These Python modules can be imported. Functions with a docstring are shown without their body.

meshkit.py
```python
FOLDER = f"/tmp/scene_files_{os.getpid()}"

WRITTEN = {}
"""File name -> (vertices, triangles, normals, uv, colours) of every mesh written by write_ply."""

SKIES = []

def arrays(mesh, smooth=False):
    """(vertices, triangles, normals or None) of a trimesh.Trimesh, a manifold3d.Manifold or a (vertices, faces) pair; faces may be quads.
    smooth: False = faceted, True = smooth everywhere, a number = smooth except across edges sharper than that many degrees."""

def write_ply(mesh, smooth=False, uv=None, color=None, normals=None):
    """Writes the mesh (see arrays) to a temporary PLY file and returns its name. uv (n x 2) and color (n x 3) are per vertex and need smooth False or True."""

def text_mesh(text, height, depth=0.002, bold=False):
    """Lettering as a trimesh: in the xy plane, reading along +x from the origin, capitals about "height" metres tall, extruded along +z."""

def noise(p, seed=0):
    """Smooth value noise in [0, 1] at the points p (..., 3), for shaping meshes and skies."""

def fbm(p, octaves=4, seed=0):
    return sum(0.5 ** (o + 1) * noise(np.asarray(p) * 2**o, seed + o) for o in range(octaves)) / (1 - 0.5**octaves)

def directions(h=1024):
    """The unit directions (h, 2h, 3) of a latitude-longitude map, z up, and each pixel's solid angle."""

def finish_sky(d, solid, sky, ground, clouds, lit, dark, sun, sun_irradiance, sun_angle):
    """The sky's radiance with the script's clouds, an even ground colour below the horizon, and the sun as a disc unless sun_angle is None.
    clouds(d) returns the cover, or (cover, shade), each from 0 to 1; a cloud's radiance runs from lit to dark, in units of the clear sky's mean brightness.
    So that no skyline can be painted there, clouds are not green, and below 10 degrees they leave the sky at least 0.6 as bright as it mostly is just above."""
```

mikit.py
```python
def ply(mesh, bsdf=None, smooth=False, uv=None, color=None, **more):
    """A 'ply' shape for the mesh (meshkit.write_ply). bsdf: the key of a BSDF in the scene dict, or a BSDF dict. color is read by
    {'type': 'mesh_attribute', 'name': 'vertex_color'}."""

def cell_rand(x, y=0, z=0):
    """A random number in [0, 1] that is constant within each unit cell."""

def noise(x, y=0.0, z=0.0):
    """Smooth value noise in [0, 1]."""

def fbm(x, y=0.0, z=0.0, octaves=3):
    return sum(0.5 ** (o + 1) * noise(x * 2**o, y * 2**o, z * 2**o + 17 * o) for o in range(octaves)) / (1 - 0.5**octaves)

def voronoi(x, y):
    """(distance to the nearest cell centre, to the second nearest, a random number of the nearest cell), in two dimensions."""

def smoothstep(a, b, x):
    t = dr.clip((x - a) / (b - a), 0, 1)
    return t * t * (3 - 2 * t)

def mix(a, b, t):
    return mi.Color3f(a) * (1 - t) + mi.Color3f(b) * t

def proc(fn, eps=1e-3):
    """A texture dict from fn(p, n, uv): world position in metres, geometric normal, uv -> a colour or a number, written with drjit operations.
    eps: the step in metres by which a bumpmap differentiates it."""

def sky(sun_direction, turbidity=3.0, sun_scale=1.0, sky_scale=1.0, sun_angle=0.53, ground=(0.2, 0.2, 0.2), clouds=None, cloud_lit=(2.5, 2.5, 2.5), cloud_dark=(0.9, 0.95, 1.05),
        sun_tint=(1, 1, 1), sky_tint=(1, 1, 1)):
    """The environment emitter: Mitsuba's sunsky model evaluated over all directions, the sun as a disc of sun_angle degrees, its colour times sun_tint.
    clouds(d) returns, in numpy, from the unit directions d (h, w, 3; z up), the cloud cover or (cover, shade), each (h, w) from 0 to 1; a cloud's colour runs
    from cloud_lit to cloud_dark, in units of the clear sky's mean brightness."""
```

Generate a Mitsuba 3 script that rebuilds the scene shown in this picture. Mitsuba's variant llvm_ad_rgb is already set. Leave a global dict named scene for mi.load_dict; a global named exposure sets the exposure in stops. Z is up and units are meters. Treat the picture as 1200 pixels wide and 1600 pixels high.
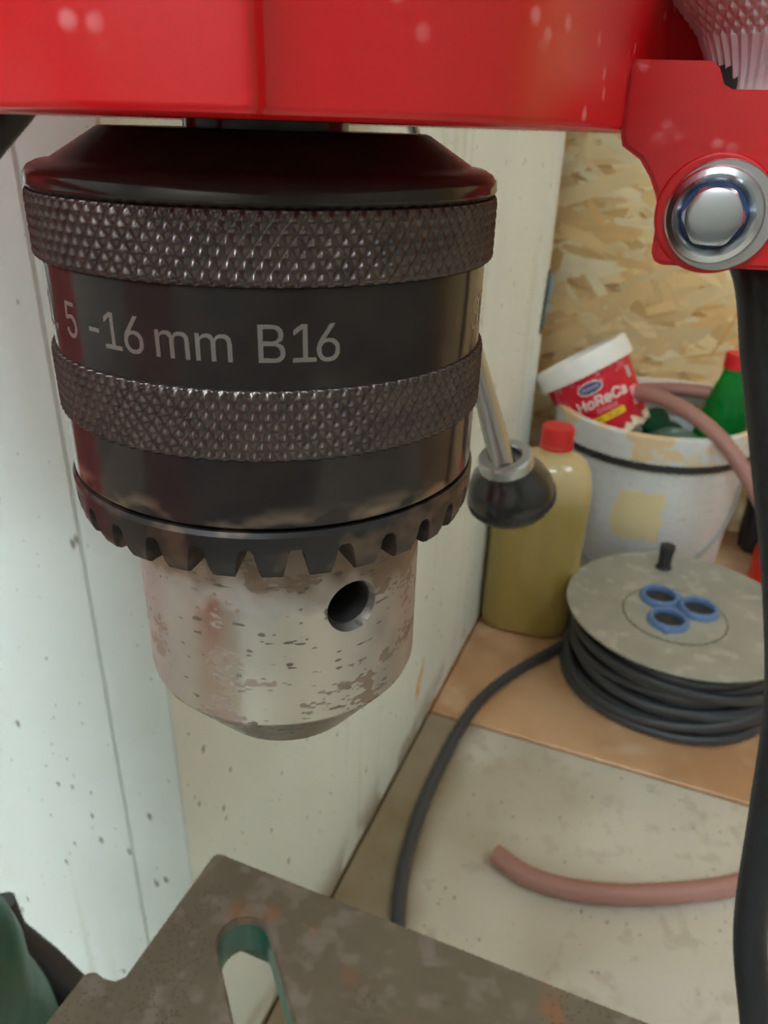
import math, random
import numpy as np, trimesh, manifold3d as m3
import drjit as dr, mitsuba as mi
import mikit, meshkit
from mikit import proc, noise, fbm, voronoi, smoothstep, mix, cell_rand
from shapely.geometry import Polygon

T = mi.ScalarTransform4f
rng = random.Random(7)
nrg = np.random.default_rng(7)
scene, labels = {'type': 'scene'}, {}
def lin(r, g, b):
    return [((c / 255) / 12.92 if c < 10.3 else ((c / 255 + .055) / 1.055) ** 2.4) for c in (r, g, b)]

# ------------------------------------------------------------------ camera, light, exposure
PITCH, ROLL = math.radians(26.6), math.radians(1.8)
fw = np.array([0, math.cos(PITCH), -math.sin(PITCH)])
up0 = np.array([0, math.sin(PITCH), math.cos(PITCH)])
upv = -math.sin(ROLL) * np.array([1.0, 0, 0]) + math.cos(ROLL) * up0
EYE = np.array([0, 0, .6])
scene['camera'] = {'type': 'thinlens', 'fov_axis': 'x', 'fov': math.degrees(2 * math.atan(600 / 1200)),
                   'aperture_radius': .00022, 'focus_distance': .085, 'near_clip': .01, 'far_clip': 50,
                   'to_world': T().look_at(origin=EYE.tolist(), target=(EYE + fw).tolist(), up=upv.tolist())}
exposure = 0.0
LAMPS = [  # u, v, z, along ('u' or 'v'), power
    (1.15, .05, 2.28, 'v', 30.0),
    (-.25, -1.75, 2.28, 'u', 125.0),
    (-1.05, -1.0, 2.28, 'v', 56.0),
]

# ------------------------------------------------------------------ frame of the place: u along the back wall, v along the side wall
U, V, Z = np.array([.931, -.366, 0]), np.array([.366, .931, 0]), np.array([0, 0, 1.0])
U, V = U / np.linalg.norm(U), V / np.linalg.norm(V)
def W(u, v, z=0.0):
    return U * u + V * v + Z * z
AX = np.array([-.0149, .099, 0])          # spindle axis
AU, AV = float(AX @ U), float(AX @ V)
UW, VL, VS, VB = -.1982, .231, 1.088, 1.300          # side wall plane, left wall plane, back wall plane

# ------------------------------------------------------------------ helpers
def add(key, mesh, bsdf, smooth=False, label=None, cat=None, group=None, kind=None, uv=None, color=None, **more):
    scene[key] = mikit.ply(mesh, bsdf, smooth, uv, color, **more)
    tag(key, label, cat, group, kind)
    return key
def tag(key, label=None, cat=None, group=None, kind=None):
    d = {k: v for k, v in (('label', label), ('category', cat), ('group', group), ('kind', kind)) if v}
    if d:
        labels[key] = d
def frame(origin, x, y, z):
    m = np.eye(4)
    m[:3, 0], m[:3, 1], m[:3, 2], m[:3, 3] = x, y, z, origin
    return m
def basis(z, hint=(0, 0, 1)):
    z = np.asarray(z, float); z = z / np.linalg.norm(z)
    h = np.asarray(hint, float)
    if abs(z @ h) > .95: h = np.array([1.0, 0, 0])
    x = np.cross(h, z); x /= np.linalg.norm(x)
    return x, np.cross(z, x), z
def moved(mesh, m):
    mesh = mesh.copy(); mesh.apply_transform(m); return mesh
def box(lx, ly, lz, c=.0015):
    c = min(c, lx / 3, ly / 3, lz / 3)
    p = []
    for a in (-1, 1):
        for b in (-1, 1):
            for d in (-1, 1):
                p += [(a * (lx / 2 - c), b * (ly / 2 - c), d * lz / 2), (a * (lx / 2 - c), b * ly / 2, d * (lz / 2 - c)), (a * lx / 2, b * (ly / 2 - c), d * (lz / 2 - c))]
    return trimesh.convex.convex_hull(np.array(p))
def slab(u0, u1, v0, v1, z0, z1, c=.0015):
    """Box in the place's frame."""
    return moved(box(u1 - u0, v1 - v0, z1 - z0, c), frame(W((u0 + u1) / 2, (v0 + v1) / 2, (z0 + z1) / 2), U, V, Z))
def spline(pts, n=8):
    p = np.asarray(pts, float)
    p = np.vstack([2 * p[0] - p[1], p, 2 * p[-1] - p[-2]])
    t = np.linspace(0, 1, n, endpoint=False)[:, None]
    out = []
    for i in range(1, len(p) - 2):
        a, b, c, d = p[i - 1:i + 3]
        out.append(.5 * (2 * b + (c - a) * t + (2 * a - 5 * b + 4 * c - d) * t ** 2 + (3 * b - a - 3 * c + d) * t ** 3))
    return np.vstack(out + [p[-2:-1]])
def tube(pts, r, sides=14, closed=False):
    p = np.asarray(pts, float)
    n = len(p)
    r = np.broadcast_to(r, (n,))
    t = (np.roll(p, -1, 0) - np.roll(p, 1, 0)) if closed else np.gradient(p, axis=0)
    t = t / np.linalg.norm(t, axis=1, keepdims=True)
    a = basis(t[0])[0]
    ang = np.arange(sides) * 2 * np.pi / sides
    v = []
    for i in range(n):
        a = a - t[i] * (a @ t[i]); a /= np.linalg.norm(a)
        b = np.cross(t[i], a)
        v.append(p[i] + r[i] * (np.cos(ang)[:, None] * a + np.sin(ang)[:, None] * b))
    v = np.vstack(v)
    f = []
    for i in range(n if closed else n - 1):
        for j in range(sides):
            k, i2 = (j + 1) % sides, (i + 1) % n
            f += [(i * sides + j, i * sides + k, i2 * sides + k), (i * sides + j, i2 * sides + k, i2 * sides + j)]
    if not closed:
        v = np.vstack([v, p[:1], p[-1:]])
        for j in range(sides):
            k = (j + 1) % sides
            f += [(len(v) - 2, k, j), (len(v) - 1, (n - 1) * sides + j, (n - 1) * sides + k)]
    return trimesh.Trimesh(v, np.array(f), process=False)
def lathe(profile, n=96):
    """Closed solid of revolution round z; profile (r, z) from the bottom axis point to the top axis point, or a closed ring section."""
    p = np.asarray(profile, float)
    ang = np.arange(n) * 2 * np.pi / n
    idx, v, f = [], [], []
    for r, z in p:
        if r < 1e-9:
            idx.append([len(v)] * n); v.append((0, 0, z))
        else:
            idx.append(list(range(len(v), len(v) + n)))
            v += [(r * math.cos(a), r * math.sin(a), z) for a in ang]
    ring = p[0][0] > 1e-9
    rows = [(i, i + 1) for i in range(len(p) - 1)] + ([(len(p) - 1, 0)] if ring else [])
    for i, k in rows:
        for j in range(n):
            j2 = (j + 1) % n
            q = [idx[i][j], idx[i][j2], idx[k][j2], idx[k][j]]
            if q[0] != q[1]: f.append((q[0], q[1], q[2]))
            if q[2] != q[3]: f.append((q[0], q[2], q[3]))
    return trimesh.Trimesh(np.array(v), np.array(f), process=False)
def man(mesh):
    m = m3.Manifold(m3.Mesh(np.asarray(mesh.vertices, np.float32), np.asarray(mesh.faces, np.uint32)))
    return m
def tri(m):
    q = m.to_mesh()
    return trimesh.Trimesh(np.array(q.vert_properties[:, :3], float), np.array(q.tri_verts), process=False)
def turned(mesh, angle=35, origin=(0, 0, 0)):
    """Splits sharp edges and gives uv = (height, angle round z): the machining direction. Returns (mesh, uv)."""
    m = trimesh.graph.smooth_shade(trimesh.Trimesh(mesh.vertices, mesh.faces, process=True), angle=np.radians(angle), facet_minarea=None)
    q = np.asarray(m.vertices) - origin
    return trimesh.Trimesh(m.vertices, m.faces, process=False), np.stack([q[:, 2] * 20, np.arctan2(q[:, 0], q[:, 1]) / (2 * np.pi)], 1)
def rgb(*c):
    return {'type': 'rgb', 'value': list(map(float, c))}
def pr(color, rough=.5, **more):
    return {'type': 'twosided', 'bsdf': {'type': 'principled', 'base_color': color if isinstance(color, dict) else rgb(*color), 'roughness': rough, **more}}

# ------------------------------------------------------------------ materials
def along(p):
    return p.x * float(U[0]) + p.y * float(U[1]) + p.x * float(V[0]) + p.y * float(V[1])
def specks(h, z, sx, sz, keep, seed=0.0):
    d1, d2, w = voronoi(h * sx + seed, z * sz + seed * 3)
    return dr.select(w < keep, 1 - smoothstep(.05, .05 + .22 * cell_rand(w * 9999, 3), d1), 0)
STAIN = (.424, .071)
def board_paint(p, n, uv):
    h, z = along(p), p.z
    base = mix(lin(229, 235, 231), lin(212, 219, 214), fbm(h * 9, z * 2.2, 0, 3))
    streak = smoothstep(.60, .85, fbm(h * 75, z * 2.5, 3.0, 2))
    base = mix(base, lin(176, 172, 150), streak * .35 * smoothstep(.35, .7, noise(h * 6, z * 3, 8)))
    s = specks(h, z, 95, 55, .10) * .8 + specks(h, z, 230, 160, .05, 5.0) * .6
    base = mix(base, lin(96, 88, 66), dr.minimum(s, .8))
    st = smoothstep(1.1, .5, dr.sqrt(dr.square((h - STAIN[0] - (z - STAIN[1]) * .35) / .009) + dr.square((z - STAIN[1]) / .026)) + .9 * (fbm(h * 120, z * 90, 4, 2) - .5))
    base = mix(base, lin(206, 158, 84), st * .8)
    low = smoothstep(.05, .0, z) * smoothstep(.4, .6, fbm(h * 20, z * 20, 2, 2))
    return mix(base, lin(140, 120, 92), low * .7)
scene['m_board'] = pr(proc(board_paint), .55, specular=.35)
scene['m_seam'] = pr(lin(92, 90, 78), .8)
def rust_mark(p, n, uv):
    return mix(lin(196, 158, 96), lin(208, 190, 150), fbm(p.x * 300, p.y * 300, p.z * 200, 2))
scene['m_rust_mark'] = pr(proc(rust_mark), .7)
scene['m_flake'] = pr({'type': 'mesh_attribute', 'name': 'vertex_color'}, .62, specular=.3)
def osb_ground(p, n, uv):
    h = along(p)
    return mix(lin(214, 176, 120), lin(176, 130, 78), fbm(h * 20, p.z * 70, 0, 3))
scene['m_osb'] = pr(proc(osb_ground), .7)
def beige_tile(p, n, uv):
    base = mix(lin(196, 188, 172), lin(176, 166, 147), smoothstep(.3, .7, fbm(p.x * 7, p.y * 7, 1, 3)))
    base = mix(base, lin(204, 200, 188), smoothstep(.5, .8, fbm(p.x * 5 + 9, p.y * 11, 4, 2)) * .7)
    base = mix(base, lin(168, 150, 132), smoothstep(.62, .8, fbm(p.x * 60, p.y * 60, 2, 3)) * .35)
    s = specks(p.x, p.y, 110, 110, .07) * .7 + specks(p.x, p.y, 240, 240, .06, 3.0) * .6
    base = mix(base, lin(104, 88, 66), dr.minimum(s, .8))
    wall = p.x * float(U[0]) + p.y * float(U[1]) - UW                      # dirt and contact shade painted along the wall's foot
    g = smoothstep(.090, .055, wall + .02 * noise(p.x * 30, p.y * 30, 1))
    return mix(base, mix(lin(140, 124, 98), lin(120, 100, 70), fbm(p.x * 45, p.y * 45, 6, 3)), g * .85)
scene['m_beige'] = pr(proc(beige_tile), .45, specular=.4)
def terracotta(p, n, uv):
    base = mix(lin(206, 164, 126), lin(184, 138, 100), smoothstep(.3, .7, fbm(p.x * 12, p.y * 12, 5, 3)))
    return mix(base, lin(214, 186, 156), smoothstep(.55, .8, fbm(p.x * 22, p.y * 22, 1, 3)) * .6)
scene['m_terracotta'] = pr(proc(terracotta), .42, specular=.4)
scene['m_grout'] = pr(lin(84, 76, 66), .9)
scene['m_plaster'] = pr(lin(176, 172, 162), .9)
scene['m_ceiling'] = pr(lin(206, 204, 198), .9)

def red_paint(p, n, uv):
    m = smoothstep(.50, .72, fbm(p.x * 90, p.y * 90, p.z * 90, 2))
    d1, d2, w = voronoi(p.x * 420 + p.y * 110, p.z * 420)
    spots = dr.select(w < .30, 1 - smoothstep(.10, .40, d1), 0) * m
    rub = smoothstep(.60, .85, fbm(p.x * 260, p.y * 260, p.z * 200, 3)) * m
    return mix(lin(190, 5, 15), lin(226, 150, 150), dr.minimum(spots * .55 + rub * .35, .7))
scene['m_red'] = pr(proc(red_paint), .34, specular=.5, clearcoat=.35, clearcoat_gloss=.75)
def oxide(p, n, uv):
    g = fbm(p.x * 350, p.y * 350, p.z * 260, 3)
    base = mix([.018, .016, .017], [.032, .024, .021], g)
    low = smoothstep(.5598, .5610, p.z) * smoothstep(.5640, .5612, p.z) * smoothstep(.45, .7, fbm(p.x * 190, p.y * 190, p.z * 300, 3))
    return mix(base, [.26, .19, .13], low * .7)
scene['m_oxide'] = pr(proc(oxide), .13, metallic=.35, specular=.26, anisotropic=.2)
def oxide_dull(p, n, uv):
    g = fbm(p.x * 500, p.y * 500, p.z * 500, 3)
    return mix([.044, .039, .042], [.105, .078, .070], g)
scene['m_knurl'] = pr(proc(oxide_dull), .28, metallic=.8, specular=.5)
def gear_steel(p, n, uv):
    g = smoothstep(.45, .75, fbm(p.x * 260, p.y * 260, p.z * 260, 3))
    return mix([.024, .022, .023], [.13, .085, .06], g * .7)
scene['m_gear'] = pr(proc(gear_steel), .36, metallic=.7)
def rust_and_shade(p):
    a = dr.atan2(p.x - float(AX[0]), float(AX[1]) - p.y) * .02
    d = smoothstep(.62, .69, fbm(a * 170, p.z * 260, 2.0, 3) * .78 + .22 * noise(a * 1400, p.z * 2600, 1))
    top = smoothstep(.5470, .5525, p.z + .004 * noise(a * 500, p.z * 300, 7))
    side = smoothstep(.006, .017, dr.abs(a - .001)) * (.30 + .45 * noise(a * 300, p.z * 200, 4))  # darkens the nose toward both sides: shade painted in with the stain
    pit = smoothstep(.77, .84, fbm(a * 600, p.z * 1500, 9.0, 2))
    return dr.clip(d * .9 + top * .85 + side, 0, 1), pit
def steel_color(p, n, uv):
    r, pit = rust_and_shade(p)
    g = fbm(p.x * 900, p.y * 900, p.z * 900, 2)
    c = mix([.60, .57, .53], [.46, .43, .39], fbm(p.x * 120, p.y * 120, p.z * 90, 3))
    c = mix(c, mix([.17, .085, .035], [.09, .042, .018], g), r * .85)
    return mix(c, [.10, .08, .065], pit * .8)
def steel_rough(p, n, uv):
    r, pit = rust_and_shade(p)
    return .27 + .38 * r + .2 * pit
def steel_metal(p, n, uv):
    r, pit = rust_and_shade(p)
    return 1.0 - .9 * r
scene['m_nose'] = pr(proc(steel_color), proc(steel_rough), metallic=proc(steel_metal), anisotropic=.6)
scene['m_letter'] = pr((.24, .215, .20), .38, metallic=.7)
scene['m_hole_shade'] = pr((.012, .010, .010), .7)  # near-black standing in for the shade inside holes
def table_rust(p, n, uv):
    c = mix(lin(102, 92, 75), lin(82, 73, 58), fbm(p.x * 45, p.y * 45, 1, 4))
    c = mix(c, lin(126, 116, 106), smoothstep(.5, .8, fbm(p.x * 160, p.y * 160, 3, 3)) * .5)
    c = mix(c, lin(128, 76, 40), smoothstep(.70, .84, fbm(p.x * 55 + 4, p.y * 55, 7, 3)) * .55)
    d1, d2, w = voronoi(p.x * 900, p.y * 900)
    pit = dr.select(w < .25, 1 - smoothstep(.1, .5, d1), 0) * smoothstep(.45, .6, fbm(p.x * 50, p.y * 50, 2, 2))
    return mix(c, lin(50, 40, 34), pit * .6)
scene['m_table_top'] = pr(proc(table_rust), .52, metallic=.25)
def table_bump(p, n, uv):
    return fbm(p.x * 700, p.y * 700, p.z * 700, 3)
scene['m_table'] = {'type': 'twosided', 'bsdf': {'type': 'bumpmap', 'arbitrary': {'type': 'proc', **{k: v for k, v in proc(table_bump, 4e-4).items() if k != 'type'}}, 'scale': .0005,
                    'bsdf': {'type': 'principled', 'base_color': proc(table_rust), 'roughness': .52, 'metallic': .2}}}
def green_paint(p, n, uv):
    return mix(lin(24, 92, 74), lin(12, 56, 44), fbm(p.x * 90, p.y * 90, p.z * 90, 3))
scene['m_green'] = pr(proc(green_paint), .32, clearcoat=.3)
scene['m_black'] = pr((.009, .009, .010), .42, specular=.3)
scene['m_black_gloss'] = pr((.010, .010, .011), .2, clearcoat=.5, clearcoat_gloss=.8)
scene['m_black_soft'] = pr((.016, .016, .018), .55)
scene['m_zinc'] = pr((.62, .64, .68), .25, metallic=1.0)
scene['m_washer'] = pr((.52, .50, .49), .38, metallic=1.0)
scene['m_knob'] = pr((.48, .50, .51), .40, metallic=.15, specular=.9)
scene['m_blue_gap'] = pr(lin(20, 46, 84), .5)
scene['m_chrome'] = pr((.40, .41, .40), .30, metallic=1.0)
scene['m_collar'] = pr((.50, .52, .52), .35, metallic=.9)
def gold_plastic(p, n, uv):
    filled = smoothstep(.222, .175, p.z)
    c = mix(lin(196, 176, 128), lin(168, 148, 84), filled)
    return mix(c, lin(150, 132, 66), smoothstep(.4, .8, noise(p.x * 60, p.y * 60, p.z * 2)) * filled * .35)
scene['m_gold'] = pr(proc(gold_plastic), .2, specular=.6)
scene['m_cap_red'] = pr(lin(200, 30, 32), .4)
def bucket_white(p, n, uv):
    c = mix(lin(226, 228, 226), lin(206, 208, 206), fbm(p.x * 25, p.y * 25, p.z * 14, 3))
    c = mix(c, lin(170, 172, 174), smoothstep(.62, .8, fbm(p.x * 90, p.y * 90, p.z * 500, 2)) * .5)
    a = dr.atan2(p.x - .392, 1.0735 - p.y)
    d = dr.maximum(dr.abs(a + .345) / .26, dr.abs(p.z - .131) / .040) + .5 * (fbm(a * 14, p.z * 70, 2, 3) - .5)
    c = mix(c, lin(232, 212, 158), smoothstep(1.02, .86, d) * .9)
    rim = smoothstep(.211, .216, p.z) * smoothstep(.52, .66, fbm(a * 5, p.z * 40, 5, 3))
    return mix(c, lin(226, 190, 130), rim * .75)
scene['m_bucket'] = pr(proc(bucket_white), .4)
scene['m_white'] = pr(lin(236, 234, 228), .4)
scene['m_tub_red'] = pr(lin(206, 22, 46), .35)
scene['m_tub_pink'] = pr(lin(242, 165, 178), .4)
scene['m_tub_yellow'] = pr(lin(238, 204, 40), .4)
scene['m_tub_ochre'] = pr(lin(180, 140, 30), .4)
scene['m_tub_blue'] = pr(lin(40, 42, 110), .4)
scene['m_tub_cream'] = pr(lin(238, 224, 196), .5)
scene['m_tub_gray'] = pr(lin(190, 180, 180), .5)
scene['m_bottle'] = {'type': 'principledthin', 'base_color': rgb(*lin(24, 186, 84)), 'roughness': .08, 'spec_trans': .5, 'diff_trans': 1.1, 'eta': 1.5}
scene['m_bottle_pale'] = {'type': 'principledthin', 'base_color': rgb(*lin(176, 206, 188)), 'roughness': .15, 'spec_trans': .6, 'diff_trans': .7, 'eta': 1.5}
scene['m_bottle_dark'] = {'type': 'principledthin', 'base_color': rgb(*lin(40, 104, 72)), 'roughness': .15, 'spec_trans': .45, 'diff_trans': .6, 'eta': 1.5}
scene['m_hose'] = pr(lin(158, 112, 102), .55)
scene['m_hose_pale'] = pr(lin(206, 190, 180), .5)
def disc_zinc(p, n, uv):
    c = mix(lin(176, 174, 162), lin(150, 150, 142), fbm(p.x * 26, p.y * 26, 1, 3))
    return mix(c, lin(196, 192, 178), smoothstep(.55, .8, fbm(p.x * 70, p.y * 70, 3, 3)) * .5)
scene['m_disc'] = pr(proc(disc_zinc), .5, metallic=.15)
scene['m_cable'] = pr(lin(52, 54, 58), .45)
scene['m_socket_blue'] = pr(lin(98, 128, 176), .45)
scene['m_socket_dark'] = pr(lin(34, 38, 42), .5)
scene['m_red_plastic'] = pr(lin(214, 40, 24), .4)
scene['m_grey_metal'] = pr(lin(150, 158, 160), .45, metallic=.4)
scene['m_lamp_case'] = pr(lin(226, 226, 224), .5)

# ------------------------------------------------------------------ the room
add('floor', slab(-2.0, 2.3, -2.4, 1.5, -.06, -.009, .001), 'm_grout', kind='structure')
k = 0
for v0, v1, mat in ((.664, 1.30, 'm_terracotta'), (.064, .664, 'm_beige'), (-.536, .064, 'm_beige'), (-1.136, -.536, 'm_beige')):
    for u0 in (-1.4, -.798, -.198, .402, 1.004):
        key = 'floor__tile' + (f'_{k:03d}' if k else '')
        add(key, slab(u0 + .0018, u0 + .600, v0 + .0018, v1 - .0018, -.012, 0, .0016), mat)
        k += 1
HC = 2.4
add('wall_right', slab(2.2, 2.3, -2.4, 1.5, 0, HC), 'm_plaster', kind='structure')
add('wall_rear', slab(-2.0, 2.2, -2.4, -2.3, 0, HC), 'm_plaster', kind='structure')
add('wall_far_left', slab(-2.0, -1.9, -2.3, VL, 0, HC), 'm_plaster', kind='structure')
add('ceiling', slab(-2.0, 2.3, -2.4, 1.5, HC, HC + .1), 'm_ceiling', kind='structure')
# left wall: dark backing with painted upright boards
add('wall_left', slab(-2.0, UW - .016, VL + .010, VL + .05, 0, HC), 'm_seam', kind='structure')
us = [UW - .0388, UW - .29, UW - .55, UW - .81, UW - 1.07, UW - 1.33, UW - 1.59, UW - 1.7]
for i in range(len(us) - 1):
    add('wall_left__board' + (f'_{i:03d}' if i else ''), slab(us[i + 1] + .0007, us[i] - .0007, VL, VL + .016, .002, HC - .002, .0012), 'm_board')
# side wall that runs back towards the chipboard; its first board turns the corner
add('wall_side', slab(UW - .05, UW - .017, VL + .05, VS - .004, 0, HC), 'm_seam', kind='structure')
cs = [(UW - .0388, VL + .0006), (UW - .0382, VL), (UW - .0012, VL), (UW, VL + .0012), (UW, VS - .0585), (UW - .016, VS - .0585), (UW - .016, VL + .016), (UW - .0388, VL + .016)]
mcs = trimesh.creation.extrude_polygon(Polygon(cs), HC - .004, engine='earcut')
mcs = trimesh.Trimesh(mcs.vertices[:, :1] * U + mcs.vertices[:, 1:2] * V + (mcs.vertices[:, 2:] + .002) * Z, mcs.faces, process=False)
add('wall_side__board', mcs, 'm_board')
add('wall_side__board_001', slab(UW - .016, UW + .001, VS - .058, VS, .002, HC - .002, .0008), 'm_board')
add('wall_back', slab(-2.0, 2.2, VB, VB + .05, 0, HC), 'm_osb', kind='structure')
# pressed strands of the chipboard: real flat chips, layered
pal = np.array([lin(238, 208, 156), lin(232, 195, 138), lin(222, 178, 116), lin(204, 150, 84), lin(242, 220, 178), lin(228, 186, 126), lin(128, 92, 58)])
wts = np.array([.27, .25, .17, .09, .13, .08, .0]); wts /= wts.sum()
fv, ff, fc = [], [], []
N = 5200
for q in range(N):
    uu, zz = nrg.uniform(-.5, 1.35), nrg.uniform(.0, 1.2)
    L, wd = nrg.uniform(.06, .19), nrg.uniform(.006, .034)
    a = nrg.normal(0, .38) if nrg.random() < .8 else nrg.uniform(-1.5, 1.5)
    ci = nrg.choice(len(pal), p=wts)
    if ci == 3: L, wd = L * .5, wd * .5
    col = pal[ci] * nrg.uniform(.86, 1.1)
    dep, tl, ts = .0002 + .0016 * q / N + nrg.uniform(0, .0003), nrg.normal(0, .006), nrg.normal(0, .02)
    m = 6
    base = len(fv)
    for s in range(m + 1):
        t = s / m - .5
        e = wd / 2 * (1 if 0 < s < m else nrg.uniform(.1, .7))
        for side in (-1, 1):
            y = side * e * nrg.uniform(.82, 1.1) + .003 * math.sin(3 * t + q)
            x = t * L
            du, dz = x * math.cos(a) - y * math.sin(a), x * math.sin(a) + y * math.cos(a)
            u_ = uu + du
            z_ = max(zz + dz, .001)
            fv.append(W(u_, VB - max(dep + tl * x + ts * y, .0001), z_))
            grain = 1 + .10 * math.sin(side * 2 + 5 * q + 9 * t) * nrg.random()
            fc.append(np.clip(col * grain, 0, .95))
    for s in range(m):
        b = base + 2 * s
        ff += [(b, b + 2, b + 3), (b, b + 3, b + 1)]
add('wall_back__wood_strand', (np.array(fv), np.array(ff)), 'm_flake', smooth=False, color=np.array(fc), kind='stuff')
tag('wall_back__wood_strand', 'pressed straw-coloured wood strands of the chipboard', kind='stuff')

add('added_dark_mat', slab(-1.0, 1.1, -2.1, -.72, .0004, .009, .003), 'm_black_soft', label='added unseen black mat that darkens the chuck reflections', cat='mat')  # added out of view so the chuck reflects something dark
# ceiling lamps
lamp_words = {0: 'white fluorescent tube lamp on the ceiling to the right', 1: 'white fluorescent tube lamp on the ceiling behind the viewer', 2: 'white fluorescent tube lamp on the ceiling to the left'}
for i, (lu, lv, lz, ax, pw) in enumerate(LAMPS):
    key = 'ceiling_lamp' + (f'_{i:03d}' if i else '')
    d, o = (U, V) if ax == 'u' else (V, U)
    c = W(lu, lv, lz)
    add(key + '__housing', moved(box(1.28, .16, .05, .006), frame(c + Z * .085, d, np.cross(Z, d), Z)), 'm_lamp_case')
    for s in (0, 1):
        off = (-.045 if s == 0 else .045) * o
        add(key + '__tube' + ('_001' if s else ''), tube([c + off - d * .6, c + off + d * .6], .019, 16), 'm_lamp_case', emitter={'type': 'area', 'radiance': rgb(pw * .86, pw * 1.0, pw * 1.08)})
    for e in (-1, 1):
        add(key + '__tube_holder' + ('_001' if e > 0 else ''), moved(box(.02, .13, .07, .003), frame(c + d * .61 * e + Z * .03, d, np.cross(Z, d), Z)), 'm_lamp_case')
    tag(key, lamp_words[i], 'ceiling lamp')

# ------------------------------------------------------------------ drill press
DP = 'drill_press'
tag(DP, 'red drill press with a black keyed chuck over a rusty steel table', 'drill press')
AXZ = lambda z: AX + Z * z
atax = frame(AX, [1, 0, 0], [0, 1, 0], [0, 0, 1])
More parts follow.
